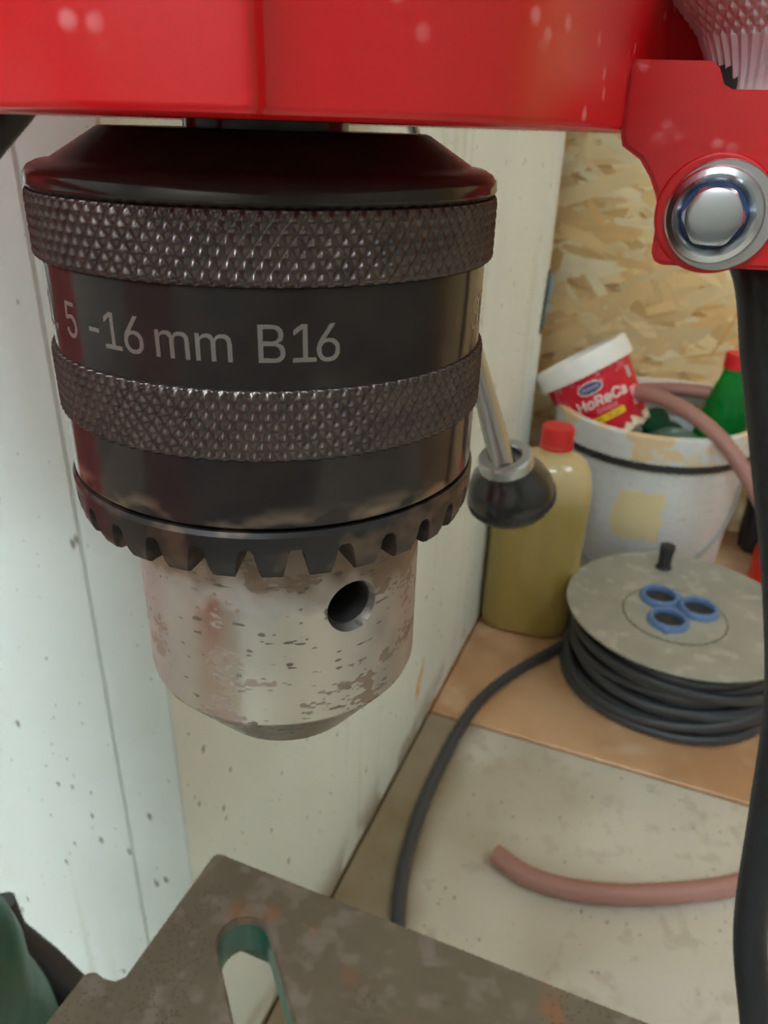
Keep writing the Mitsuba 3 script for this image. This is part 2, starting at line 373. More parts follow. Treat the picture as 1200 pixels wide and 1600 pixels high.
# head casting
plan = spline([(-.0953, .1354), (-.0600, .0960), (-.0420, .0780), (-.0345, .0705), (-.0290, .0665), (-.0235, .0630), (-.0175, .0612), (-.0112, .0602), (-.0098, .0606), (-.0094, .0622), (-.0082, .0636),
               (.0040, .0680), (.0140, .0780), (.0255, .1030), (.0345, .1300), (.0450, .1500)], 6)
rest = np.array([(.085, .160), (.092, .185), (.07, .225), (.0, .250), (-.10, .258), (-.20, .235), (-.235, .185), (-.225, .135), (-.18, .115), (-.13, .128)])
outline = np.vstack([plan, spline(np.vstack([plan[-1:], rest, plan[:1]]), 5)[1:-1]])
def loft_outline(o, layers):
    o = np.asarray(o); n = len(o)
    t = np.roll(o, -1, 0) - np.roll(o, 1, 0); t /= np.linalg.norm(t, axis=1, keepdims=True)
    nv = np.stack([-t[:, 1], t[:, 0]], 1)
    v = np.vstack([np.c_[o + nv * ins, np.full(n, z)] for ins, z in layers])
    f = []
    for L in range(len(layers) - 1):
        for j in range(n):
            k = (j + 1) % n
            f += [(L * n + j, L * n + k, (L + 1) * n + k), (L * n + j, (L + 1) * n + k, (L + 1) * n + j)]
    vv, cap = trimesh.creation.triangulate_polygon(Polygon(v[:n, :2]), engine='earcut')
    from scipy.spatial import cKDTree
    i0 = cKDTree(v[:n, :2]).query(vv)[1]; i1 = cKDTree(v[-n:, :2]).query(vv)[1] + (len(layers) - 1) * n
    i1 = i0 + (len(layers) - 1) * n
    f += [(i0[c], i0[b], i0[a]) for a, b, c in cap] + [(i1[a], i1[b], i1[c]) for a, b, c in cap]
    m = trimesh.Trimesh(v, np.array(f), process=False)
    m.fix_normals()
    return m
head = loft_outline(outline, [(.0010, .6003), (.0003, .6006), (0, .6012), (0, .70), (.002, .708), (.008, .716)])
add(DP + '__head', head, 'm_red', smooth=35, label='red painted cast head with pale scuffs')
add(DP + '__motor_housing', moved(lathe([(0, 0), (.05, 0), (.058, .006), (.06, .02), (.06, .15), (.055, .17), (.03, .185), (0, .187)], 48), frame([-.13, .19, .712], [1, 0, 0], [0, 1, 0], [0, 0, 1])), 'm_red', smooth=35)
# clamp lug with bolt, in the plane v = .129
lug2 = [(-.0154, .5998), (-.0150, .5985), (-.0122, .5968), (-.0104, .5945), (-.0092, .5922), (-.0085, .5904), (-.0084, .5885), (-.0083, .5840), (-.0077, .5828), (-.0066, .5823), (.0023, .5826), (.0200, .5832), (.0240, .586), (.0240, .6060), (-.0014, .6060), (-.0026, .6066), (-.0036, .6086), (-.0046, .6094), (-.0150, .6096), (-.0158, .6088)]
from shapely.geometry.polygon import orient
poly = orient(Polygon(lug2))
def slab_poly(poly, v0, v1, c=.0007):
    """Polygon in (u, z), from v0 back to v1, front edge eased."""
    ins = orient(poly.buffer(-c, join_style=1))
    parts = [m3.CrossSection([np.array(p.exterior.coords)[:-1]]) for p in (ins, poly)]
    front = m3.Manifold.extrude(parts[0], c * 1.0)
    body = m3.Manifold.extrude(parts[1], (v1 - v0) - c).translate([0, 0, c])
    m = tri(front + body)
    return trimesh.Trimesh((m.vertices[:, :1] * U + m.vertices[:, 1:2] * Z + (m.vertices[:, 2:] + v0) * V), m.faces[:, ::-1], process=False)
lug = slab_poly(poly, .129, .152)
lug.fix_normals()
add(DP + '__clamp_lug', lug, 'm_red', smooth=30, label='red clamp lug that holds the bolt')
bolt_c = U * -.0005 + Z * .5900 + V * .129
fr = frame(bolt_c, U, Z, -V)
bolt_dir = -V
boss = moved(lathe([(.0066, -.001), (.0083, -.001), (.0083, .0001), (.0081, .0004), (.0077, .0005), (.0066, .0004)], 64), fr)
add(DP + '__clamp_lug__boss_ring', boss, 'm_red', smooth=40)
add(DP + '__clamp_lug__washer', moved(lathe([(0, 0.0003), (.0074, .0003), (.0076, .0008), (.0074, .0016), (0, .0016)], 64), frame(bolt_c + U * .0008 - Z * .0001, U, Z, -V)), 'm_washer', smooth=30, label='dull grey washer under the bolt')
add(DP + '__clamp_lug__bolt_flange', moved(lathe([(.0044, .0016), (.0064, .0016), (.0067, .0022), (.0064, .0030), (.0056, .0034), (.0050, .0030), (.0044, .0020)], 64), fr), 'm_zinc', smooth=40, label='bright zinc bolt flange')
add(DP + '__clamp_lug__bolt_gap', moved(lathe([(0, .0017), (.0047, .0017), (.0047, .0021), (0, .0021)], 48), fr), 'm_blue_gap')
hexp = [(0, .0017)] + [(.0040, .0017), (.0042, .0040), (.0038, .0046), (.0028, .0049), (0, .0049)]
hexm = man(lathe(hexp, 48)) ^ man(moved(trimesh.creation.cylinder(.0044, .02, sections=6), np.eye(4)))
add(DP + '__clamp_lug__bolt_head', moved(tri(hexm), fr), 'm_zinc', smooth=25, label='bright zinc hex bolt head')
# knurled knob above the lug
kc = np.array([.0575, .1400, .6062])
kn = 560
kp = spline([(.0072, 0), (.0076, .0022), (.0088, .0050), (.0108, .0082), (.0134, .0110), (.0158, .0136), (.0166, .0165), (.0160, .0185)], 14)
kv = []
ang = np.arange(kn) * 2 * np.pi / kn
for r, z in kp:
    fade = min(1, z / .004)
    kv.append(np.c_[(r + .0007 * fade * (np.minimum(np.abs(((ang * 40 / (2 * np.pi) + 500 * max(0, z - .0075)) % 1) * 2 - 1), np.abs(((ang * 40 / (2 * np.pi) - 500 * max(0, z - .0075)) % 1) * 2 - 1)) - .5))[:, None] * np.stack([np.cos(ang), np.sin(ang)], 1), np.full(kn, z)])
kv = np.vstack(kv); nr = len(kp); kf = []
for i in range(nr - 1):
    for j in range(kn):
        j2 = (j + 1) % kn
        kf += [(i * kn + j, i * kn + j2, (i + 1) * kn + j2), (i * kn + j, (i + 1) * kn + j2, (i + 1) * kn + j)]
kv = np.vstack([kv, [(0, 0, 0), (0, 0, .0185)]])
for j in range(kn):
    j2 = (j + 1) % kn
    kf += [(len(kv) - 2, j2, j), (len(kv) - 1, (nr - 1) * kn + j, (nr - 1) * kn + j2)]
add(DP + '__depth_stop_knob', moved(trimesh.Trimesh(kv, np.array(kf), process=False), frame(kc, [1, 0, 0], [0, 1, 0], Z)), 'm_knob', smooth=40, label='silver knurled depth stop knob')
add(DP + '__depth_stop_knob__collar', moved(lathe([(0, -.0003), (.0050, -.0003), (.0054, .0004), (.0056, .0034), (.0046, .0044), (0, .0044)], 48), frame(kc + np.array([-.0034, .0002, .0001]), [1, 0, 0], [0, 1, 0], Z)), 'm_black', label='black collar under the knob')
# spindle nose
add(DP + '__spindle', moved(lathe([(0, .598), (.0092, .598), (.0095, .5985), (.0095, .64), (0, .64)], 64), atax), 'm_oxide', smooth=35)

# ---- chuck
CH = DP + '__chuck'
def chuck(key, mesh, mat, angle=35, label=None):
    m, uv = turned(moved(mesh, atax), angle, AX)
    add(key, m, mat, smooth=True, uv=uv, label=label)
H0 = .6
z_ = lambda mm: H0 - mm / 1000
cap = lathe([(0, z_(8.0)), (.0250, z_(8.0)), (.0262, z_(7.0)), (.0266, z_(6.7)), (.02695, z_(6.2)), (.0268, z_(5.2)), (.0263, z_(4.55)), (.0254, z_(4.1)), (.0240, z_(3.9)), (.0236, z_(3.6)), (.0189, z_(.75)), (.0184, z_(.6)), (0, z_(.6))], 200)
chuck(CH, cap, 'm_oxide', 40, 'black keyed drill chuck with a worn steel nose')
def knurl(R, zt, zb, N=106, depth=.00042, P=.0021):
    na, nz = N * 8, 40
    th = np.arange(na) * 2 * np.pi / na
    zz = np.linspace(zb, zt, nz)
    A, ZZ = np.meshgrid(th, zz)
    f1 = A * N / (2 * np.pi) + ZZ / P; f2 = A * N / (2 * np.pi) - ZZ / P
    tr = lambda x: 1 - np.abs(2 * (x % 1) - 1)
    h = np.minimum(tr(f1), tr(f2))
    h = np.minimum(h * 1.25, .92)
    edge = np.minimum(1, np.minimum(ZZ - zb, zt - ZZ) / .0004)
    R_ = R - depth * (1 - h) - (1 - edge) * .0003
    v = np.stack([R_ * np.cos(A), R_ * np.sin(A), ZZ], -1).reshape(-1, 3)
    i, j = np.meshgrid(np.arange(nz - 1), np.arange(na), indexing='ij')
    j2 = (j + 1) % na
    q = np.stack([i * na + j, i * na + j2, (i + 1) * na + j2, (i + 1) * na + j], -1).reshape(-1, 4)
    v = np.vstack([v, [(0, 0, zb), (0, 0, zt)]])
    r = np.arange(na); r2 = (r + 1) % na
    f = np.vstack([q[:, [0, 1, 2]], q[:, [0, 2, 3]], np.stack([r * 0 + len(v) - 2, r2, r], 1), np.stack([r * 0 + len(v) - 1, (nz - 1) * na + r, (nz - 1) * na + r2], 1)])
    return trimesh.Trimesh(v, f, process=False)
add(CH + '__upper_knurl', moved(knurl(.02715, z_(6.75), z_(13.7)), atax), 'm_knurl', smooth=50)
add(CH + '__lower_knurl', moved(knurl(.02685, z_(23.5), z_(31.2)), atax), 'm_knurl', smooth=50)
chuck(CH + '__sleeve', lathe([(0, z_(24)), (.0262, z_(24)), (.0262, z_(13.5)), (0, z_(13.5))], 256), 'm_oxide', 30, 'glossy black sleeve stamped with the chuck size')
chuck(CH + '__lower_sleeve', lathe([(0, z_(39.35)), (.0258, z_(39.35)), (.0263, z_(38.9)), (.0263, z_(31.0)), (0, z_(31.0))], 256), 'm_oxide', 30)
# gear ring
ring = man(lathe([(.0203, z_(45.6)), (.0254, z_(45.6)), (.0260, z_(45.2)), (.0264, z_(44.2)), (.0266, z_(42.8)), (.0267, z_(40.0)), (.0264, z_(39.45)), (.0203, z_(39.45))], 240))
cut = []
for i in range(30):
    a = math.radians(i * 12 - .1)
    pts = []
    for r in (.0190, .0285):
        s = r / .0265
        for hw, zz in ((.00050, z_(41.5)), (.00090, z_(42.1)), (.00165, z_(46.0))):
            for sg in (-1, 1):
                t, n_ = sg * hw * s, r
                pts.append((n_ * math.sin(a) + t * math.cos(a), -n_ * math.cos(a) + t * math.sin(a), zz))
    cut.append(m3.Manifold.hull_points(np.array(pts)))
chuck(CH + '__gear_ring', tri(ring - m3.Manifold.batch_boolean(cut, m3.OpType.Add)), 'm_gear', 25, 'toothed ring for the chuck key')
# nose with key holes
nose = man(lathe([(0, z_(82.6)), (.0116, z_(82.6)), (.0121, z_(82.2)), (.0197, z_(72.6)), (.0200, z_(71.8)), (.0200, z_(41)), (0, z_(41))], 240))
for q in (34.5, 154.5, 274.5):
    a = math.radians(q)
    d = np.array([math.sin(a), -math.cos(a), 0])
    c1 = trimesh.creation.cylinder(.0033, .02, sections=48)
    c2 = lathe([(0, -.001), (.0033, -.001), (.0039, .0011), (.0039, .004), (0, .004)], 48)
    x, y, zd = basis(d)
    nose = nose - man(moved(c1, frame(d * .0185 + Z * z_(55.0), x, y, zd))) - man(moved(c2, frame(d * .0195 + Z * z_(55.0), x, y, zd)))
chuck(CH + '__nose', tri(nose), 'm_nose', 30, 'scratched bright steel nose with rust spots and a round key hole')
for i in range(3):
    a = math.radians(20 + 120 * i)
    add(CH + '__jaw' + (f'_{i:03d}' if i else ''), moved(tri(m3.Manifold.hull_points(np.array([(r * math.sin(a) + t * math.cos(a), -r * math.cos(a) + t * math.sin(a), zz) for r, t, zz in
        [(.0012, -.002, z_(80)), (.0012, .002, z_(80)), (.0056, -.0028, z_(80)), (.0056, .0028, z_(80)), (.0010, -.0012, z_(86.2)), (.0010, .0012, z_(86.2)), (.0044, -.0024, z_(86.2)), (.0044, .0024, z_(86.2))]]))), atax), 'm_nose')
for i, q in enumerate((34.5, 154.5, 274.5)):
    a = math.radians(q)
    d = np.array([math.sin(a), -math.cos(a), 0])
    x, y, zd = basis(d)
    add(CH + '__key_hole_shade' + (f'_{i:03d}' if i else ''), moved(lathe([(0, .0092), (.00325, .0092), (.00325, .0186), (.0031, .0186), (.0031, .0096), (0, .0096)], 40), frame(AX + Z * z_(55.0), x, y, zd)), 'm_hole_shade', smooth=35)  # black liner paints the shade inside each key hole
# stamped lettering, bent round the sleeve
def bend(mesh, a0, R, zc):
    v = np.asarray(mesh.vertices)
    r = R + v[:, 2]
    a = a0 + v[:, 0] / R
    return trimesh.Trimesh(np.stack([AX[0] + r * np.sin(a), AX[1] - r * np.cos(a), zc + v[:, 1]], 1), mesh.faces, process=False)
glyphs = [('1', -62), ('.', -55.2), ('5', -44.6), ('-', -35), ('1', -29), ('6', -23), ('m', -13.5), ('m', -4.3), ('B', 7.9), ('1', 14.8), ('6', 20), ('S', 70.5), ('T', 76.5)]
fine, ci = {}, 0
lets = []
for ch, deg in glyphs:
    m = meshkit.text_mesh(ch, .0037 if ch != 'm' else .0036, .00038, bold=False)
    m = m.subdivide_to_size(.0008) if hasattr(m, 'subdivide_to_size') else m
    w = m.bounds[:, 0].mean()
    m.apply_translation([-w, 0, -.0003])
    lets.append(bend(m, math.radians(deg), .0262, z_(20.75)))
add(CH + '__stamped_lettering', trimesh.util.concatenate(lets), 'm_letter', label='stamped size lettering reading 1.5-16mm B16')

# ---- feed lever
k1, k0 = np.array([.0413, .2552, .4955]), np.array([.0090, .4243, .5987])
dirv = k1 - k0; dirv /= np.linalg.norm(dirv)
k1 = k0 + dirv * np.linalg.norm(k1 - k0)
top = k0 - dirv * .07
add(DP + '__feed_lever', tube([top, k0, (k0 + k1) / 2, k1 + dirv * .006], [.0024, .0027, .0036, .0046], 24), 'm_chrome', smooth=40, label='bare steel feed lever rod')
x, y, zd = basis(dirv + np.array([.16, 1.14, -.72]))
kcen = k1 + dirv * .001 + np.array([.0012, 0, .001])
kfr = frame(kcen, x, y, zd)
add(DP + '__feed_lever__collar', moved(lathe([(.0056, -.0005), (.0062, -.0012), (.0092, -.0012), (.0099, -.0004), (.0100, .0050), (0, .0050), (0, .002), (.0056, .002)][:8], 64), kfr), 'm_collar', smooth=30, label='worn grey metal collar of the knob')
add(DP + '__feed_lever__knob', moved(lathe([(0, .0030), (.0098, .0030), (.0106, .0042), (.0112, .0060), (.0136, .0085), (.0154, .0120), (.0160, .0150), (.0161, .0158)] + [(.0160, .0162), (.0157, .0190), (.0140, .0222), (.0100, .0243), (0, .0250)], 96), kfr), 'm_black_gloss', smooth=40, label='black plastic knob')
# ribbed band round the knob
rb = []
for i in range(72):
    a = 2 * math.pi * i / 72
    rb.append(moved(box(.0006, .0009, .0030, .0002), kfr @ frame([.0161 * math.cos(a), .0161 * math.sin(a), .0178], [math.cos(a), math.sin(a), 0], [-math.sin(a), math.cos(a), 0], [0, 0, 1])))
add(DP + '__feed_lever__grip_rib', trimesh.util.concatenate(rb), 'm_black_soft', kind='stuff')
add(DP + '__lever_hub', tube([np.array([-.005, .23, .665]), top + np.array([0, .012, .004])], .016, 32), 'm_oxide', smooth=40)

# ---- table
TZ, TT = .370, .016
def uvpoly(pts):
    return Polygon(pts)
tab = Polygon([(-.0705, .0680), (-.0705, .0195), (-.0725, .0172), (-.0760, .0166), (-.0800, .0172), (-.0822, .0155), (-.0822, -.0800), (.0790, -.0800), (.0790, .0680)]).buffer(-.0022).buffer(.0022, quad_segs=6)
from shapely.geometry import LineString, Point
for sx, sy in ((-1, 1), (1, 1), (1, -1), (-1, -1)):
    tab = tab.difference(LineString([(sx * .0437, sy * .0427), (sx * .0215, sy * .0200)]).buffer(.0080, quad_segs=10))
tab = tab.difference(Point(0, 0).buffer(.009, quad_segs=10))
def csec(p):
    return m3.CrossSection([np.array(p.exterior.coords)[:-1]] + [np.array(i.coords)[:-1] for i in p.interiors], m3.FillRule.EvenOdd)
c = .0008
core = m3.Manifold.extrude(csec(tab), TT - .0022 - c).translate([0, 0, -TT])
tm = tri(core)
at_tab = lambda m: trimesh.Trimesh(AX + m.vertices[:, :1] * U + m.vertices[:, 1:2] * V + (m.vertices[:, 2:] + TZ) * Z, m.faces, process=False)
add(DP + '__table', at_tab(tm), 'm_green', smooth=30, label='square slotted table with green painted sides')
skin = m3.Manifold.extrude(csec(tab), .0022).translate([0, 0, -.0022 - c]) + m3.Manifold.extrude(csec(tab.buffer(-c * .8)), c).translate([0, 0, -c])
add(DP + '__table__rusty_top', at_tab(tri(skin)), 'm_table', smooth=20, label='brown rusted machined table face')
add(DP + '__table__rib', trimesh.util.concatenate([slab(AU - .075, AU + .07, AV + s - .004, AV + s + .004, TZ - .034, TZ - TT, .001) for s in (-.074, .062)]), 'm_green')
add(DP + '__table__post', slab(AU - .07, AU - .03, AV - .060, AV - .015, TZ - .080, TZ - TT - .001, .006), 'm_green', smooth=30)
add(DP + '__table__arm', slab(AU - .15, AU - .045, AV - .060, AV - .020, TZ - .115, TZ - .075, .006), 'm_green', smooth=30)
# ---- column, bracket, base
COL = AX - U * .16
cf = frame(COL, [1, 0, 0], [0, 1, 0], [0, 0, 1])
add(DP + '__column', moved(lathe([(0, .02), (.024, .02), (.024, .64), (0, .64)], 64), cf), 'm_zinc', smooth=35)
add(DP + '__bracket', moved(lathe([(.0242, .215), (.046, .215), (.048, .220), (.048, .280), (.0475, .290), (.046, .298), (.0440, .307), (.0430, .317), (.0432, .330), (.0415, .340), (.0370, .347), (.031, .351), (.0242, .352)], 72), cf), 'm_green', smooth=40, label='dark green cast table bracket')
add(DP + '__bracket__clamp_lever', tube([(-.1585, .2138, .301), (-.1551, .2113, .285), (-.1417, .2091, .2695), (-.1278, .2057, .2515), (-.1001, .196, .232)], .0074, 24), 'm_black_soft', smooth=40, label='black clamp lever')
add(DP + '__added_red_collar', moved(lathe([(.0242, .46), (.040, .46), (.043, .464), (.043, .60), (.0242, .60)], 64), cf), 'm_red', smooth=35)  # red collar added out of view to reflect in the chuck sleeve
bs = box(.30, .17, .022, .005)
add(DP + '__base', moved(bs, frame(COL + U * .08 + Z * .0112, U, V, Z)), 'm_green', smooth=20)
add(DP + '__base__column_socket', moved(lathe([(0, .022), (.05, .022), (.045, .03), (.034, .05), (.032, .075), (0, .075)], 64), cf), 'm_green', smooth=40)
SB = np.array([-.140, -.012, .520])
sbx, sby = np.array([.77, .64, 0]), np.array([-.64, .77, 0])
add(DP + '__added_red_box', moved(box(.045, .065, .15, .006), frame(SB, sbx, sby, Z)), 'm_red', smooth=30)  # red box added out of view for the red reflection on the chuck
add(DP + '__added_red_box__added_button', tube([SB - sby * .032, SB - sby * .046], .011, 24), 'm_black', smooth=40)
add(DP + '__added_red_box__bracket', tube([np.array([-.16, .15, .625]), np.array([-.155, .06, .622]), SB + Z * .085 + np.array([0, .02, 0]), SB + Z * .06], .009, 16), 'm_red', smooth=50)
# cables on the press
add(DP + '__power_cord', tube(spline([(.0600, .1450, .5860), (.0620, .1358, .5790), (.0665, .1358, .5650), (.0722, .1330, .5450), (.0790, .1296, .5200), (.0826, .1240, .4969), (.0832, .1183, .4722), (.0830, .1106, .4457), (.0860, .1024, .4249), (.0945, .0978, .3932),
    (.11, .095, .30), (.13, .10, .18), (.15, .10, .06), (.18, .09, .006), (.25, .05, .0045), (.34, .0, .0045)], 8), .0035, 20), 'm_black', smooth=60, label='black power cord hanging in front of the table')
add(DP + '__switch_cable', tube(spline([(-.09, .236, .625), (-.097, .2275, .6080), (-.1080, .2210, .5946), (-.1180, .2145, .5817), (-.150, .20, .53), (-.190, .17, .45), (-.23, .14, .32)], 8), .0062, 20), 'm_black', smooth=60)

# ------------------------------------------------------------------ things on the floor
# cable reel
RC = np.array([.3589, .7722, 0]); RR, RZ = .1351, .0982
rf = frame(RC, [1, 0, 0], [0, 1, 0], [0, 0, 1])
CR = 'cable_reel'
tag(CR, 'grey metal cable reel wound with black cable lying on the terracotta tile', 'cable reel')
add(CR + '__top_disc', moved(lathe([(0, RZ - .0035), (RR - .001, RZ - .0035), (RR, RZ - .002), (RR - .0002, RZ - .0006), (RR - .0012, RZ), (0, RZ)], 120), rf), 'm_disc', smooth=40, label='dusty grey metal top disc')
add(CR + '__bottom_disc', moved(lathe([(0, .0005), (RR - .014, .0005), (RR - .013, .004), (0, .004)], 120), rf), 'm_disc', smooth=40)
add(CR + '__drum', moved(lathe([(0, .004), (.088, .004), (.088, RZ - .0035), (0, RZ - .0035)], 72), rf), 'm_black_soft', smooth=40)
def loop(z0, R, tilt, ph, wob):
    a = np.linspace(0, 2 * np.pi, 120, endpoint=False)
    rr = R + wob * np.sin(2 * a + ph) + .0012 * np.sin(5 * a + ph * 2)
    return np.stack([RC[0] + rr * np.cos(a), RC[1] + rr * np.sin(a), np.clip(z0 + tilt * np.sin(a + ph), .0068, RZ - .0105)], 1)
cl = []
lr = random.Random(3)
for i, (zz, R, tl) in enumerate([(.0068, .1250, .0), (.0075, .1145, .0), (.019, .1215, .003), (.018, .109, .001), (.031, .1180, .006), (.030, .104, .002), (.042, .1185, .005), (.043, .105, .003), (.054, .1145, .008), (.055, .102, .002), (.066, .1125, .005), (.067, .100, .002), (.078, .1125, .004), (.079, .100, .002), (.086, .108, .001), (.05, .1215, .022), (.036, .1240, .020)]):
    cl.append(tube(loop(zz, R, tl, lr.uniform(0, 6.28) if i < 15 else (4.0 if i == 15 else 1.0), .002 if i < 15 else .001), .0060, 12, closed=True))
tail = spline([(.330, .8970, .016), (.290, .8740, .010), (.2490, .8270, .0068), (.1775, .7676, .0064), (.1237, .7104, .0064), (.0892, .6504, .0064), (.0577, .5753, .0064), (.0369, .5114, .0064), (.0263, .4629, .0064), (.0225, .4229, .0064), (.0243, .3824, .0064), (.035, .32, .0064), (.06, .25, .0064), (.11, .17, .0064)], 8)
tail[:, 2] = np.maximum(tail[:, 2], .0063)
cl.append(tube(tail, .0062, 14))
add(CR + '__cable', trimesh.util.concatenate(cl), 'm_cable', smooth=60, label='black cable wound round the drum and trailing over the tiles')
PC = np.array([.3440, .7560, RZ])
add(CR + '__panel_groove', moved(lathe([(.0570, 0), (.0592, 0), (.0592, .0007), (.0570, .0007)], 80), frame(PC, [1, 0, 0], [0, 1, 0], [0, 0, 1])), 'm_seam')
add(CR + '__socket_panel', moved(lathe([(0, 0), (.0575, 0), (.0575, .0008), (.0560, .0016), (0, .0016)], 80), frame(PC, [1, 0, 0], [0, 1, 0], [0, 0, 1])), 'm_disc', smooth=30, label='round grey socket panel')
for i, (sx, sy) in enumerate(((.336, .7885), (.3745, .7640), (.3308, .7392))):
    key = CR + '__socket' + (f'_{i:03d}' if i else '')
    sf = frame([sx, sy, RZ + .0016], [1, 0, 0], [0, 1, 0], [0, 0, 1])
    add(key, moved(lathe([(.0170, 0), (.0232, 0), (.0235, .0010), (.0225, .0055), (.0205, .0075), (.0180, .0070), (.0170, .0055)], 48), sf), 'm_socket_blue', smooth=35, label='blue rimmed power socket')
    add(key + '__well', moved(lathe([(0, .0002), (.0169, .0002), (.0169, .0012), (0, .0012)], 40), sf), 'm_socket_dark')
    for s in (0, 1):
        add(key + '__pin_hole' + ('_001' if s else ''), moved(lathe([(0, .0012), (.0030, .0012), (.0030, .0016), (0, .0016)], 20), sf @ frame([.0085 * (1 if s else -1), .001, 0], [1, 0, 0], [0, 1, 0], [0, 0, 1])), 'm_hole_shade')
    add(key + '__hinge', moved(box(.009, .007, .005, .001), sf @ frame([.0225 * math.cos(i * 2.1 + .1), .0225 * math.sin(i * 2.1 + .1), .0027], [math.cos(i * 2.1), math.sin(i * 2.1), 0], [-math.sin(i * 2.1), math.cos(i * 2.1), 0], [0, 0, 1])), 'm_socket_blue')
gx, gy = .3655, .8660
add(CR + '__winding_handle', moved(lathe([(0, .001), (.0105, .001), (.0095, .003), (.0080, .004), (.0085, .020), (.0098, .029), (.0092, .033), (.006, .0345), (0, .0345)], 40), frame([gx, gy, RZ], [1, 0, 0], [0, 1, 0], [0, 0, 1])), 'm_black_soft', smooth=40, label='short black winding handle')

# jerrycan
JA = math.radians(-14)
JX, JY, JZ = np.array([math.cos(JA), math.sin(JA), 0]), np.array([-math.sin(JA), math.cos(JA), 0]), Z
JC = np.array([.1990, .8825, 0])
jf = frame(JC, JX, JY, JZ)
secs = [(.054, .036, .000, 2.9, 0), (.0585, .0405, .003, 3.0, 0), (.060, .042, .010, 3.1, 0), (.0595, .0418, .10, 3.1, 0), (.0600, .0420, .195, 3.2, 0), (.0590, .0415, .212, 3.4, 0), (.054, .0385, .226, 3.0, .0012), (.045, .033, .238, 2.6, .003), (.032, .026, .2455, 2.3, .005), (.0205, .0200, .2490, 2.0, .006), (.0190, .0190, .2560, 2.0, .006), (.0188, .0188, .262, 2.0, .006)]
sv, sf_, ns = [], [], 96
a = np.arange(ns) * 2 * np.pi / ns
for hw, hd, zz, ex, off in secs:
    sv.append(np.stack([off * 1.6 + hw * np.sign(np.cos(a)) * np.abs(np.cos(a)) ** (2 / ex), hd * np.sign(np.sin(a)) * np.abs(np.sin(a)) ** (2 / ex), np.full(ns, zz)], 1))
n_s = len(secs); sv = np.vstack(sv + [np.array([[0, 0, 0.0], [.0096, 0, .262]])])
for i in range(n_s - 1):
    for j in range(ns):
        j2 = (j + 1) % ns
        sf_ += [(i * ns + j, i * ns + j2, (i + 1) * ns + j2), (i * ns + j, (i + 1) * ns + j2, (i + 1) * ns + j)]
for j in range(ns):
    j2 = (j + 1) % ns
    sf_ += [(len(sv) - 2, j2, j), (len(sv) - 1, (n_s - 1) * ns + j, (n_s - 1) * ns + j2)]
tag('oil_canister', 'golden translucent plastic canister with a red screw cap against the white wall', 'canister')
add('oil_canister__body', moved(trimesh.Trimesh(sv, np.array(sf_), process=False), jf), 'm_gold', smooth=45)
jc = []
add('oil_canister__cap', moved(lathe([(0, .262), (.0196, .2605), (.0200, .2620), (.0198, .2800), (.0185, .2832), (0, .2838)], 72), frame(JC + JX * .0098, JX, JY, JZ)), 'm_cap_red', smooth=40, label='red screw cap')
add('oil_canister__cap_ring', moved(lathe([(.0187, .2555), (.0202, .2555), (.0202, .2595), (.0187, .2595)], 48), frame(JC + JX * .0098, JX, JY, JZ)), 'm_cap_red', smooth=30)

# bucket
BC = np.array([.392, 1.0735, 0])
bf = frame(BC, [1, 0, 0], [0, 1, 0], [0, 0, 1])
tag('bucket', 'white plastic bucket with yellow stains, full of bottles, by the chipboard wall', 'bucket')
add('bucket__body', moved(lathe([(0, .0005), (.122, .0005), (.1255, .003), (.1338, .204), (.1358, .208), (.1358, .249), (.1335, .249), (.1310, .204), (.123, .007), (0, .007)], 140), bf), 'm_bucket', smooth=35)
add('bucket__rim_collar', moved(lathe([(.1361, .2125), (.1412, .2125), (.1424, .2160), (.1436, .2440), (.1444, .2480), (.1438, .2505), (.1412, .2514), (.1342, .2508), (.1338, .2490), (.1361, .2480)], 140), bf), 'm_bucket', smooth=35, label='white rim collar smeared with orange')
add('bucket__painted_gap_shade', moved(lathe([(.1332, .2010), (.1386, .2010), (.1386, .2122), (.1332, .2122)], 120), bf), 'm_black_soft', label='black ring painting the shadow gap under the rim')  # black ring stands in for the shade below the rim collar
wire = []
for s in np.linspace(0, 1, 41):
    ph = math.radians(-92 + 184 * s)
    zz = .165 - .128 * math.sin(math.pi * s) ** .8
    R = .1255 + .0083 * (zz / .204) + .0032
    fd = -BC[:2] / np.linalg.norm(BC[:2]); sd = np.array([-fd[1], fd[0]])
    wire.append([BC[0] + R * (fd[0] * math.cos(ph) + sd[0] * math.sin(ph)), BC[1] + R * (fd[1] * math.cos(ph) + sd[1] * math.sin(ph)), zz])
add('bucket__wire_handle', tube(wire, .0017, 10), 'm_grey_metal', smooth=60, label='thin wire handle hanging down in front')

# tub
tag('food_tub', 'red printed food tub with a white lid, tipped over the left rim of the bucket', 'tub')
tc = np.array([.3068, 1.0854, .2584])
K = 1.16
vr = (tc - EYE) / np.linalg.norm(tc - EYE)
rt_ = np.cross(vr, Z); rt_ /= np.linalg.norm(rt_)
upc = np.cross(rt_, vr)
TA = math.radians(33)
ta = upc * math.cos(TA) - rt_ * math.sin(TA)
ta = ta - vr * .10; ta /= np.linalg.norm(ta)
tx = rt_ * math.cos(TA) + upc * math.sin(TA); tx = tx - ta * (tx @ ta); tx /= np.linalg.norm(tx)
ty = np.cross(ta, tx)                # away from the viewer
tf = frame(tc, tx, ty, ta)
zb, zt, rb_, rt2 = -.060, .053, .0528, .0644
trad = lambda z: rb_ + (rt2 - rb_) * (z - zb) / (zt - zb)
add('food_tub__body', moved(lathe([(0, zb), (rb_ - .002, zb), (rb_, zb + .002), (trad(zt - .012), zt - .012), (rt2, zt - .010), (rt2, zt), (0, zt)], 96), tf), 'm_tub_red', smooth=35)
